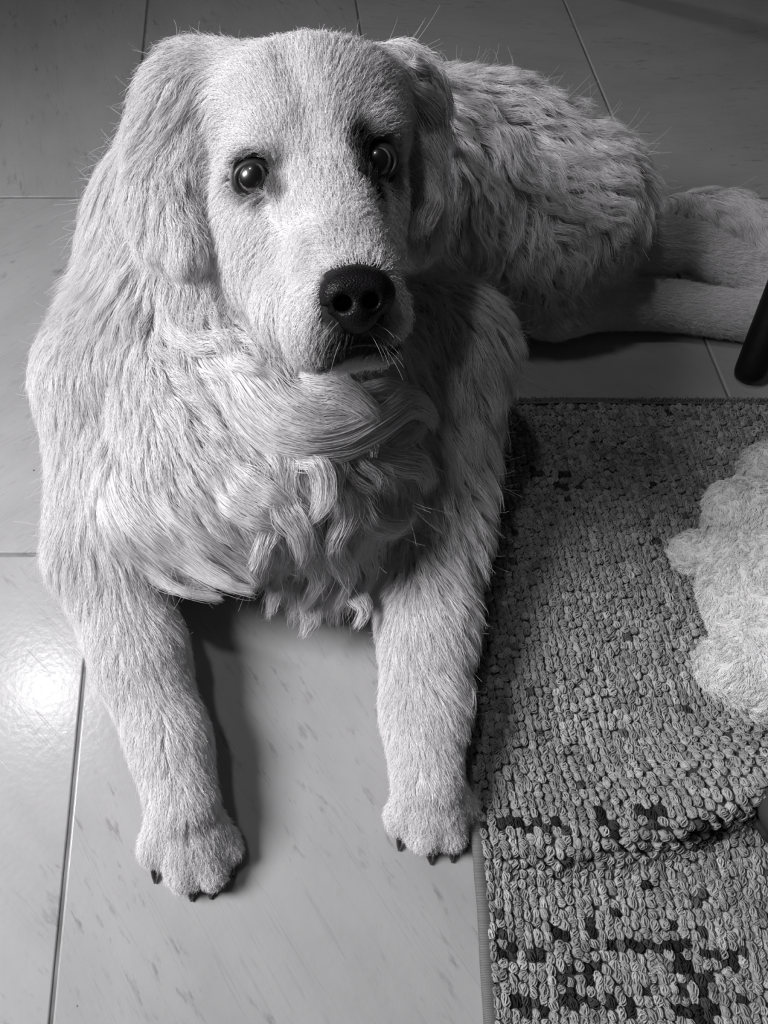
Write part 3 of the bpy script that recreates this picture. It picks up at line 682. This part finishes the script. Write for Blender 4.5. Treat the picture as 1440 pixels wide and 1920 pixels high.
for (c, r), lk in zip(EYES, ((-.17, .17), (-.06, .08))):
    axI = norm(norm(CAMP - c) + RV * lk[0] * .55 + UV * lk[1] * .55); axP = norm(norm(CAMP - c) + RV * (lk[0] - .02) + UV * (lk[1] + .02))
    bm = bmesh.new(); bmesh.ops.create_uvsphere(bm, u_segments=96, v_segments=72, radius=r)
    for f in bm.faces:
        f.smooth = True; q = norm(np.array(f.calc_center_median())); aI = math.degrees(math.acos(min(1, q @ axI))); aP = math.degrees(math.acos(min(1, q @ axP)))
        f.material_index = 0 if aP < 37 else (1 if aI < 43 else 2)  # pale crescent paints refracted light into the iris, opposite the window
    me = bpy.data.meshes.new('eye'); bm.to_mesh(me); bm.free()
    for mm in (M_PUP, M_IRIS_LIT, M_RIM): me.materials.append(mm)
    o = link('eye', me, None, dog); o.location = Vector(c) - dog.location
    o['label'] = 'dark glossy eye with a thin painted crescent of light in the iris'
    # lid rim: a tapered almond ring hugging the ball
    rv = []; ff = []; nseg = 40; nm = 8; v1 = norm(CAMP - c); xx = norm(np.cross(UV, v1)); xx = xx if xx @ RV > 0 else -xx; yy = norm(np.cross(v1, xx)); yy = yy if yy @ UV > 0 else -yy
    side = 1 if c[0] < EYC[:, 0].mean() else -1
    for i in range(nseg):
        a = 2 * math.pi * i / nseg; ca, sa = math.cos(a), math.sin(a); inn = max(0, ca * side) ** 3
        R1 = r * (.93 + .26 * inn); hgt = .74 if sa > 0 else .86
        cen = c + xx * (R1 * ca) + yy * (R1 * hgt * sa - r * .20 * inn) + v1 * r * (.48 - .16 * inn)
        out = norm((xx * ca + yy * sa)[None])[0]; rr = r * (.17 + .07 * inn + (.07 if sa > 0 else 0) * sa)
        for j in range(nm):
            b = 2 * math.pi * j / nm; rv.append(cen + (out * math.cos(b) + v1 * math.sin(b)) * rr)
    for i in range(nseg):
        for j in range(nm):
            ff.append((i * nm + j, i * nm + (j + 1) % nm, ((i + 1) % nseg) * nm + (j + 1) % nm, ((i + 1) % nseg) * nm + j))
    link('eyelid', np_mesh('eyelid', rv, ff), M_RIM, dog)
# nose: its own small field
NF = Field(NOSE - .04, NOSE + .04, .0011)
def nz(px, py, z): return at_z(px, py, z)
zc = float((NOSE - CAMP) @ FV)
NF.ell(at_z(667, 548, zc + .004), (.0190, .0150, .016), hf, .004)
NF.ball(at_z(635, 553, zc - .001), .0095, .006); NF.ball(at_z(702, 549, zc - .001), .0095, .006)
NF.ell(at_z(669, 590, zc + .004), (.0115, .0105, .013), hf, .006)
NF.ell(at_z(618, 563, zc + .006), (.005, .008, .010), hf, .005); NF.ell(at_z(720, 558, zc + .006), (.005, .008, .010), hf, .005)
NF.cone(at_z(640, 572, zc - .016), .0050, at_z(648, 566, zc + .006), .0040, .003, True); NF.cone(at_z(622, 576, zc - .012), .0026, at_z(640, 572, zc - .012), .0034, .002, True)
NF.cone(at_z(699, 566, zc - .016), .0046, at_z(692, 562, zc + .006), .0038, .003, True); NF.cone(at_z(716, 570, zc - .010), .0024, at_z(699, 567, zc - .012), .0030, .002, True)
NF.cone(at_z(622, 578, zc - .010), .0022, at_z(606, 580, zc + .004), .0018, .002, True)
NF.cone(at_z(670, 560, zc - .0145), .0012, at_z(671, 625, zc - .010), .0012, .0015, True)
m, N, L, b = material('wet_nose_leather', (.0035, .003, .0035), .5, .12)
b.inputs['Coat Weight'].default_value = .12; b.inputs['Coat Roughness'].default_value = .18
tc = N.new('ShaderNodeTexCoord'); vo = N.new('ShaderNodeTexVoronoi'); vo.inputs['Scale'].default_value = 900; L.new(tc.outputs['Object'], vo.inputs[0])
bp = N.new('ShaderNodeBump'); bp.inputs['Strength'].default_value = .45; bp.inputs['Distance'].default_value = .0008; L.new(vo.outputs[0], bp.inputs['Height']); L.new(bp.outputs[0], b.inputs['Normal']); L.new(bp.outputs[0], b.inputs['Coat Normal'])
nv, nq = NF.surface(); o = link('nose', np_mesh('nose', nv, nq), m, dog); o['label'] = 'black wet nose'
# mouth line
M_LIP = coated('dark_lip', (.02, .018, .018), .4, .3)
def tube(name, pts, rads, mat, parent, seg=8, K=None):
    P = np.array(pts, float); n_ = len(P); T = np.gradient(P, axis=0); T = norm(T); ref = np.array([0, 0, 1.]) if abs(T[0] @ np.array([0, 0, 1])) < .9 else np.array([1., 0, 0])
    vv = []; ff = []
    for i in range(n_):
        a = norm(np.cross(T[i], ref)); b = np.cross(T[i], a)
        for j in range(seg):
            t = 2 * math.pi * j / seg; vv.append(P[i] + (a * math.cos(t) + b * math.sin(t)) * rads[i])
    for i in range(n_ - 1):
        for j in range(seg): ff.append((i * seg + j, i * seg + (j + 1) % seg, (i + 1) * seg + (j + 1) % seg, (i + 1) * seg + j))
    c0 = len(vv); vv.append(P[0]); vv.append(P[-1])
    for j in range(seg):
        ff.append((c0, (j + 1) % seg, j, j)); e = (n_ - 1) * seg; ff.append((c0 + 1, e + j, e + (j + 1) % seg, e + (j + 1) % seg))
    me = bpy.data.meshes.new(name); me.from_pydata([tuple(v) for v in vv], [], [tuple(dict.fromkeys(f)) for f in ff]); me.update()
    me.polygons.foreach_set('use_smooth', np.ones(len(me.polygons), bool))
    return link(name, me, mat, parent)
lipp = []
for (px, py) in ((604, 672), (622, 662), (642, 652), (662, 645), (680, 643), (700, 644), (722, 644), (742, 637)):
    q = F.march(px, py)
    if q is not None: lipp.append(q)
if len(lipp) > 3: tube('mouth_line', lipp, [.0008] + [.0022] * (len(lipp) - 2) + [.0008], M_LIP, dog)
M_CLAW = coated('dark_claw', (.02, .018, .018), .35, .4)
def claw(px, py, px2, py2, r=.0034):
    a = at_h(px, py, .012); b = at_h(px2, py2, .0022); mid = (a + b) / 2 + np.array([0, 0, .002])
    b = b + norm(b - a) * .003; b[2] = .0022; tube('claw', [a, (a + mid) / 2, mid, (mid + b) / 2, b], [r, r * 1.05, r * .95, r * .75, r * .3], M_CLAW, dog)
for a in [(287, 1612, 290, 1650), (352, 1652, 358, 1684), (392, 1650, 394, 1680), (430, 1605, 437, 1640)]: claw(*a)
for a in [(748, 1562, 747, 1590), (800, 1588, 806, 1616), (843, 1585, 846, 1612), (872, 1545, 876, 1570)]: claw(*a, r=.003)
# whiskers and lashes
wk = []
for k in range(20):
    sd = -1 if k % 2 else 1; px = 667 + sd * rng.uniform(12, 70); py = rng.uniform(595, 655)
    q = F.march(px, py)
    if q is None: continue
    d = norm(RV * sd * rng.uniform(.3, 1) - UV * rng.uniform(.1, .9) - FV * rng.uniform(.0, .5)); L_ = rng.uniform(.012, .03); pp = [q]
    for i in range(7): d = norm(d - UV * .10); pp.append(pp[-1] + d * L_ / 7)
    wk.append(pp)
curves('whiskers', np.array(wk), np.full((len(wk), 8), .00008) * np.linspace(1, .3, 8)[None], np.full(len(wk), .7), M_FUR, body)

# ------------------------------------------------------------------ rug
rug = empty('woven_rug', (.5, .2, 0)); tag(rug, 'grey loop-pile rug with dark distressed patches and a raised fold beside the dog', 'rug')
RX0, RX1, RY0, RY1 = .232, .95, -.30, .508
def rug_h(X, Y):
    u = X - RX0
    yr = .000 + .26 * u - .02 * np.sin(u * 9)             # crest line of the fold
    hh = np.clip(.008 + .17 * u, 0, .055) * np.exp(-(np.clip(u - .30, 0, 9) / .07) ** 2); d = Y - yr
    fold = hh * np.where(d > 0, np.exp(-(d / .045) ** 2), np.exp(-(np.abs(d) / .022) ** 2.4))
    edge = .004 * np.exp(-((Y + .01) / .05) ** 2) * np.exp(-(u / .03) ** 2)
    wav = .0012 * np.sin(X * 31 + Y * 13) + .001 * np.sin(Y * 37 - X * 11)
    return .0045 + np.clip(fold + edge + wav, 0, 1)
def rug_x(u, Y):   # the left border bows a little
    return u - .012 * np.clip((-.0 - Y) / .13, 0, 1.3) - .004 * np.exp(-((Y + .0) / .03) ** 2)
PIT = .0081; nx = int((RX1 - RX0) / PIT); ny = int((RY1 - RY0) / PIT)
gx, gy = np.meshgrid(np.arange(nx), np.arange(ny), indexing='ij')
gx = gx.ravel(); gy = gy.ravel()
bx = RX0 + .010 + gx * PIT; by = RY0 + .004 + gy * PIT
wob = noise3(np.stack([bx, by, bx * 0], 1), .05)
lx = bx + .0014 * wob[:, 0] + rng.normal(0, .0006, len(bx)); ly = by + .0018 * wob[:, 1] + rng.normal(0, .0009, len(bx)) + (gx % 2) * .0022
lx = rug_x(lx, ly)
# dome template, a squashed knot with a crease
th = np.linspace(0, math.pi * .62, 5); ns = 8; tv = [(0, 0, 1.)]
for t_ in th[1:]:
    for j in range(ns):
        a = 2 * math.pi * j / ns; rr = math.sin(t_) ** .8; q_ = (abs(math.cos(a)) ** 3.2 + abs(math.sin(a)) ** 3.2) ** (-1 / 3.2); tv.append((rr * q_ * math.cos(a), rr * q_ * math.sin(a), math.cos(t_)))
tv = np.array(tv); tf = [(0, 1 + j, 1 + (j + 1) % ns, 1 + (j + 1) % ns) for j in range(ns)]
for r_ in range(3):
    for j in range(ns): tf.append((1 + r_ * ns + j, 1 + (r_ + 1) * ns + j, 1 + (r_ + 1) * ns + (j + 1) % ns, 1 + r_ * ns + (j + 1) % ns))
nl = len(lx); hz = rug_h(lx, ly); e_ = .002
nx_ = -(rug_h(lx + e_, ly) - rug_h(lx - e_, ly)) / (2 * e_); ny_ = -(rug_h(lx, ly + e_) - rug_h(lx, ly - e_)) / (2 * e_)
nrm = norm(np.stack([nx_, ny_, np.ones(nl)], 1)); tx = norm(np.cross(np.array([0, 1., 0])[None], nrm)); ty = np.cross(nrm, tx)
an = rng.uniform(-.5, .5, nl); sx = PIT * .50 * rng.uniform(.85, 1.12, nl); sy = PIT * .56 * rng.uniform(.85, 1.25, nl); sz = .0054 * rng.uniform(.75, 1.25, nl)
ca, sa = np.cos(an), np.sin(an)
T = np.repeat(tv[None], nl, 0); nzv = noise3((T.reshape(-1, 3) * 1.1 + np.repeat(rng.uniform(0, 50, (nl, 3)), len(tv), 0)), .8).reshape(nl, -1, 3)
T = T * (1 + .20 * nzv[..., :1]) + .12 * nzv
crease = np.exp(-((T[..., 0] * .8 + T[..., 1] * np.sign(an)[:, None] * .6) / .22) ** 2); T[..., 2] -= .28 * crease * (T[..., 2] > .2)
X_ = T[..., 0] * sx[:, None]; Y_ = T[..., 1] * sy[:, None]; Z_ = T[..., 2] * sz[:, None]
xr = X_ * ca[:, None] - Y_ * sa[:, None]; yr_ = X_ * sa[:, None] + Y_ * ca[:, None]
base = np.stack([lx, ly, hz], 1)
VV = base[:, None] + xr[..., None] * tx[:, None] + yr_[..., None] * ty[:, None] + Z_[..., None] * nrm[:, None]
tf = np.array(tf); FF = (tf[None] + (np.arange(nl) * len(tv))[:, None, None]).reshape(-1, 4)
tri = FF[:, 2] == FF[:, 3]
# yarn colours: streaks along the rows, dark worn patches
st = noise3(np.stack([lx * .35, ly * 2.2, lx * 0 + 5], 1), .02)[:, 0] * .5 + noise3(np.stack([lx, ly, lx * 0 + 9], 1), .06)[:, 1] * .35
ltone = .29 + .06 * st + rng.normal(0, .045, nl)
q = base - CAMP; z_ = q @ FV; ix = CX + FPX * (q @ RV) / z_; iy = CY - FPX * (q @ UV) / z_
DK = [(885, 1776, 1035, 1792, .85), (1120, 1768, 1280, 1784, .8), (1045, 1800, 1080, 1870, .45), (960, 1872, 1130, 1895, .6), (1085, 1810, 1135, 1880, .45), (1260, 1790, 1290, 1910, .75), (1300, 1790, 1335, 1920, .8),
      (1130, 1860, 1210, 1895, .4), (900, 1545, 1100, 1558, .7), (1120, 1520, 1240, 1562, .6), (1290, 1530, 1345, 1590, .7), (1020, 1748, 1110, 1762, .6), (1245, 1735, 1260, 1745, 1), (1280, 1730, 1310, 1745, 1), (1350, 1780, 1400, 1810, .6),
      (1370, 1870, 1410, 1885, .9), (1060, 1605, 1080, 1615, 1), (1190, 1655, 1210, 1670, 1), (940, 885, 1060, 893, .35), (960, 910, 1100, 918, .3), (1150, 1050, 1240, 1056, .3)]
for (x0, y0, x1, y1, pr) in DK:
    m = (ix > x0 - 2) & (ix < x1 + 2) & (iy > y0 - 3) & (iy < y1 + 3) & (rng.random(nl) < pr * .85); ltone[m] = rng.uniform(.006, .06, m.sum())
m = (rng.random(nl) < .006); ltone[m] = rng.uniform(.03, .12, m.sum())
ltone = np.clip(ltone, .02, .55)
M_YARN = mat_attr('rug_yarn', rough=1.0, spec=.0, bump=(700, .9, .0012))
bme = bpy.data.meshes.new('loop_pile'); 
me = np_mesh('loop_pile', VV.reshape(-1, 3), FF[~tri]); 
# add the caps (triangles)
bm = bmesh.new(); bm.from_mesh(me); bm.verts.ensure_lookup_table()
for f in FF[tri]: bm.faces.new((bm.verts[f[0]], bm.verts[f[1]], bm.verts[f[2]])).smooth = True
bm.to_mesh(me); bm.free()
float_attr(me, 'tone', 'POINT', np.repeat(ltone, len(tv)))
o = link('loop_pile', me, M_YARN, rug); o['kind'] = 'stuff'
# the plies of yarn that run over every knot
npl = 5; kk = 6; m_ = (by > RY0) ; nb_ = nl * npl
off = np.tile(np.linspace(-.66, .66, npl), nl) + rng.normal(0, .10, nb_); rep = np.repeat(np.arange(nl), npl)
twist = rng.normal(0, .5, nl)[rep] + rng.normal(0, .25, nb_) + .5 * np.where(gx[rep] % 2 == 0, 1, -1)
yp = np.zeros((nb_, kk, 3)); tt2 = np.linspace(-1.0, 1.0, kk)
for i, t_ in enumerate(tt2):
    a1 = off * math.cos(t_ * .9) + .25 * np.sin(t_ * 2.5 + off * 3); b1 = np.full(nb_, t_ * 1.0)
    uu = a1 * np.cos(twist) - b1 * np.sin(twist); vv_ = a1 * np.sin(twist) + b1 * np.cos(twist)
    hgt = np.sqrt(np.clip(1.15 - .85 * (uu ** 2 + vv_ ** 2) * .8, .02, 1))
    yp[:, i] = base[rep] + tx[rep] * (uu * sx[rep])[:, None] + ty[rep] * (vv_ * sy[rep])[:, None] + nrm[rep] * (hgt * sz[rep] + .0001)[:, None]
curves('yarn_plies', yp, np.full((nb_, kk), .00055) * rng.uniform(.7, 1.25, (nb_, 1)), np.clip(ltone[rep] * rng.uniform(.75, 1.25, nb_), .01, .6), M_YARN, rug)
# backing cloth following the same fold, and the edge binding
ux = np.arange(RX0 + .004, RX1, .008); uy = np.arange(RY0, RY1 + .001, .008); GX, GY = np.meshgrid(ux, uy, indexing='ij'); GZ = rug_h(GX, GY)
top = np.stack([rug_x(GX, GY), GY, GZ + .0004], -1).reshape(-1, 3); bot = np.stack([rug_x(GX, GY), GY, GZ - .0035], -1).reshape(-1, 3)
a_, b2_ = len(ux), len(uy); ii, jj = np.meshgrid(np.arange(a_ - 1), np.arange(b2_ - 1), indexing='ij'); k0 = (ii * b2_ + jj).ravel()
fq = np.stack([k0, k0 + b2_, k0 + b2_ + 1, k0 + 1], 1); fb = fq[:, ::-1] + len(top)
bd = [i * b2_ for i in range(a_)] + [(a_ - 1) * b2_ + j for j in range(1, b2_)] + [i * b2_ + b2_ - 1 for i in range(a_ - 2, -1, -1)] + [j for j in range(b2_ - 2, 0, -1)]
fs = np.array([(bd[i], bd[i] + len(top), bd[(i + 1) % len(bd)] + len(top), bd[(i + 1) % len(bd)]) for i in range(len(bd))])
m, N, L, b = material('rug_backing', (.045, .045, .045), .95, .1)
link('backing', np_mesh('backing', np.concatenate([top, bot]), np.concatenate([fq, fb, fs])), m, rug)
m, N, L, b = material('rug_binding', (.12, .118, .12), .85, .2)
wv = N.new('ShaderNodeTexWave'); wv.bands_direction = 'Y'; wv.inputs['Scale'].default_value = 260; wv.inputs['Distortion'].default_value = 2; tc = N.new('ShaderNodeTexCoord'); L.new(tc.outputs['Object'], wv.inputs[0])
bp = N.new('ShaderNodeBump'); bp.inputs['Strength'].default_value = .5; bp.inputs['Distance'].default_value = .0008; L.new(wv.outputs[0], bp.inputs['Height']); L.new(bp.outputs[0], b.inputs['Normal'])
r_ = ramp(N, [(.2, .09), (.8, .17)]); L.new(wv.outputs[0], r_.inputs[0]); L.new(r_.outputs[0], b.inputs['Base Color'])
ys = np.arange(RY0, RY1 + .004, .006); xs = rug_x(np.full(len(ys), RX0), ys); zs = rug_h(np.full(len(ys), RX0), ys)
prof = [(.0085, .0050), (.0052, .0062), (.0018, .0058), (-.0006, .0040), (-.0012, .0010), (0, -.0030), (.0060, -.0040)]
bv = []; bf = []
for x_, y_, z_2 in zip(xs, ys, zs):
    for (ox, oz) in prof: bv.append((x_ + ox, y_, max(.0006, z_2 + oz - .001)))
k = len(prof)
for i in range(len(ys) - 1):
    for j in range(k - 1): bf.append((i * k + j, i * k + j + 1, (i + 1) * k + j + 1, (i + 1) * k + j))
link('edge_binding', np_mesh('edge_binding', bv, bf), m, rug)
xs = np.arange(RX0, RX1, .006); zs = rug_h(xs, np.full(len(xs), RY1)); bv = []; bf = []
for x_, z_2 in zip(xs, zs):
    for (ox, oz) in prof: bv.append((x_, RY1 + .004 - ox, max(.0006, z_2 + oz - .001)))
for i in range(len(xs) - 1):
    for j in range(k - 1): bf.append((i * k + j, (i + 1) * k + j, (i + 1) * k + j + 1, i * k + j + 1))
link('edge_binding', np_mesh('edge_binding', bv, bf), m, rug)
# short fringe of yarn ends along the far edge
nf = 2600; fx = rng.uniform(RX0, RX1, nf); fr_ = np.zeros((nf, 4, 3)); fr_[:, 0] = np.stack([fx, np.full(nf, RY1 - .004), np.full(nf, .006)], 1)
dv = norm(np.stack([rng.normal(0, .5, nf), rng.uniform(.3, 1, nf), rng.uniform(.1, 1, nf)], 1))
for i in range(1, 4): fr_[:, i] = fr_[:, i - 1] + dv * (rng.uniform(.002, .005, nf))[:, None] * .8
curves('yarn_fringe', fr_, np.full((nf, 4), .0005), rng.uniform(.12, .25, nf), M_YARN, rug)

# ------------------------------------------------------------------ plush toy
toy = empty('plush_toy', (.58, .26, .01)); tag(toy, 'pale woolly plush animal lying on its side on the rug, cut by the frame', 'toy')
RZ = .0135
def ph(px, py, h): return at_h(px, py, h + RZ)
M_TSK = mat_attr('plush_cloth', rough=.95, spec=.05, bump=(300, .6, .002))
M_TF = mat_attr('plush_pile', rough=.75, spec=.1, transl=.25)
def toy_part(name, build, nt, nh, label=None):
    PF = Field((.40, .06, 0), (.86, .50, .17), .0034); build(PF); PF.floor_clip(RZ)
    tvv, tq = PF.surface()
    me = np_mesh(name, tvv, tq); float_attr(me, 'tone', 'POINT', np.full(len(tvv), .52)); tb = link(name, me, M_TSK, toy)
    if label: tb['label'] = label
    up = lambda P: (P[:, 2] > RZ + .003) + .0
    tr = sample_surface(tvv, tq, up, nt); n = PF.grad(tr)
    dd = norm(noise3(tr, .035) * .9 + noise3(tr, .009) * 1.0 + np.array([-.3, -.6, 0])); dd = norm(dd - (dd * n).sum(1, keepdims=True) * n)
    tg = comb(PF, tr, dd, rng.uniform(.006, .010, nt), np.full(nt, .36), np.full(nt, .3), None, K=6, jitter=.8, gravity=.0, follow=0)
    th_ = sample_surface(tvv, tq, up, nh); tp, tn = children(tg, tr, th_, rng.uniform(.1, .8, nh), K=6, frizz=.0005)
    curves('pile', tp, np.full((nh, 6), .00021) * np.linspace(1, .5, 6)[None], rng.uniform(.92, 1.05, nt)[tn] * rng.uniform(.76, .90, nh), M_TF, tb)
toy_part('toy_body', lambda f: f.chain([(ph(1428, 985, .048), .050), (ph(1440, 1110, .05), .052), (ph(1462, 1230, .045), .048)], .02), 2600, 46000)
toy_part('arm', lambda f: f.cone(ph(1382, 947, .077), .0265, ph(1470, 968, .086), .027, .006), 900, 16000)
toy_part('arm', lambda f: f.cone(ph(1306, 1036, .026), .0225, ph(1400, 1050, .035), .024, .004), 700, 12000)
toy_part('toy_head', lambda f: f.ell(ph(1545, 945, .06), (.065, .06, .055), None, .012), 900, 14000)
toy_part('toy_ear', lambda f: f.ball(ph(1450, 880, .05), .030, .005), 600, 11000)
toy_part('leg', lambda f: f.cone(ph(1377, 1252, .032), .031, ph(1475, 1300, .03), .036, .004), 1000, 17000)
toy_part('leg', lambda f: f.cone(ph(1470, 1190, .078), .030, ph(1530, 1230, .07), .034, .004), 600, 10000)

# ------------------------------------------------------------------ stool legs at the right edge
stool = empty('stool', (.95, .95, 0)); tag(stool, 'black stool whose rounded splayed leg stands on the tiles by the hind legs', 'stool')
m, N, L, b = material('black_lacquer', (.006, .006, .006), .35, .4)
tn_ = N.new('ShaderNodeTexNoise'); tn_.inputs['Scale'].default_value = 40; b.inputs['Specular IOR Level'].default_value = .15; rr_ = ramp(N, [(.3, .35), (.7, .55)]); L.new(tn_.outputs[0], rr_.inputs[0]); L.new(rr_.outputs[0], b.inputs['Roughness'])
foot = at_h(1407, 697, .014); knee = at_h(1452, 585, .075); dirl = (knee - foot) / (knee - foot)[2]
def stool_leg(f, d):
    hs = [-.0145, -.0135, -.0105, -.006, .0, .006, .05, .15, .28, .43]; rs = [.003, .0075, .0125, .0158, .0175, .018, .0185, .0195, .021, .023]
    u = d / np.linalg.norm(d)
    tube('leg', [f + (u * h if h < .01 else d * h) for h in hs], rs, m, stool, seg=24)
stool_leg(foot, dirl)
sc_ = foot + dirl * .43 + np.array([.17, .17, 0])
for sxx, syy in ((1, 0), (0, 1), (1, 1)):
    top_ = sc_ + np.array([(-.17 if sxx == 0 else .17), (-.17 if syy == 0 else .17), 0]); d = dirl.copy(); d[0] *= (-1 if sxx else 1); d[1] *= (-1 if syy else 1)
    stool_leg(top_ - d * .43, d)
bm = bmesh.new(); bmesh.ops.create_cone(bm, segments=48, radius1=.25, radius2=.25, depth=.035, cap_ends=True)
bmesh.ops.bevel(bm, geom=[e for e in bm.edges if len(e.link_faces) == 2 and e.calc_face_angle(0) > 1], offset=.012, segments=4, affect='EDGES')
bmesh.ops.translate(bm, vec=Vector(sc_) + Vector((0, 0, .015)), verts=bm.verts); me = bpy.data.meshes.new('seat'); bm.to_mesh(me); bm.free(); link('seat', me, m, stool)

# ------------------------------------------------------------------ dark slipper on the rug at the right edge
sl = empty('slipper', (.56, 0.0, .02)); tag(sl, 'dark rounded slipper toe at the right edge on the rug fold', 'slipper')
m, N, L, b = material('dark_felt', (.035, .034, .035), .75, .3)
t = N.new('ShaderNodeTexNoise'); t.inputs['Scale'].default_value = 400; bp = N.new('ShaderNodeBump'); bp.inputs['Strength'].default_value = .4; bp.inputs['Distance'].default_value = .001; L.new(t.outputs[0], bp.inputs['Height']); L.new(bp.outputs[0], b.inputs['Normal'])
SF = Field((.42, -.12, .0), (.86, .14, .16), .004)
tc_ = at_h(1548, 1520, .050)
SF.ell(tc_, (.058, .046, .031), None, .02); SF.cone(tc_ + [.05, 0, .005], .036, tc_ + [.17, .01, .015], .036, .02)
SF.cone(tc_ + [.12, .005, .055], .028, tc_ + [.19, .01, .06], .026, .01, True)
sv, sq = SF.surface(); link('upper', np_mesh('upper', sv, sq), m, sl)
m2, N, L, b = material('slipper_sole', (.01, .01, .01), .6, .3)
SF = Field((.42, -.12, .0), (.86, .14, .16), .004)
SF.ell(tc_ + [.0, 0, -.026], (.052, .046, .009), None, .01); SF.cone(tc_ + [.03, 0, -.026], .010, tc_ + [.19, .01, -.02], .010, .03); SF.ell(tc_ + [.13, .008, -.024], (.085, .040, .009), None, .01)
sv, sq = SF.surface(); link('sole', np_mesh('sole', sv, sq), m2, sl)
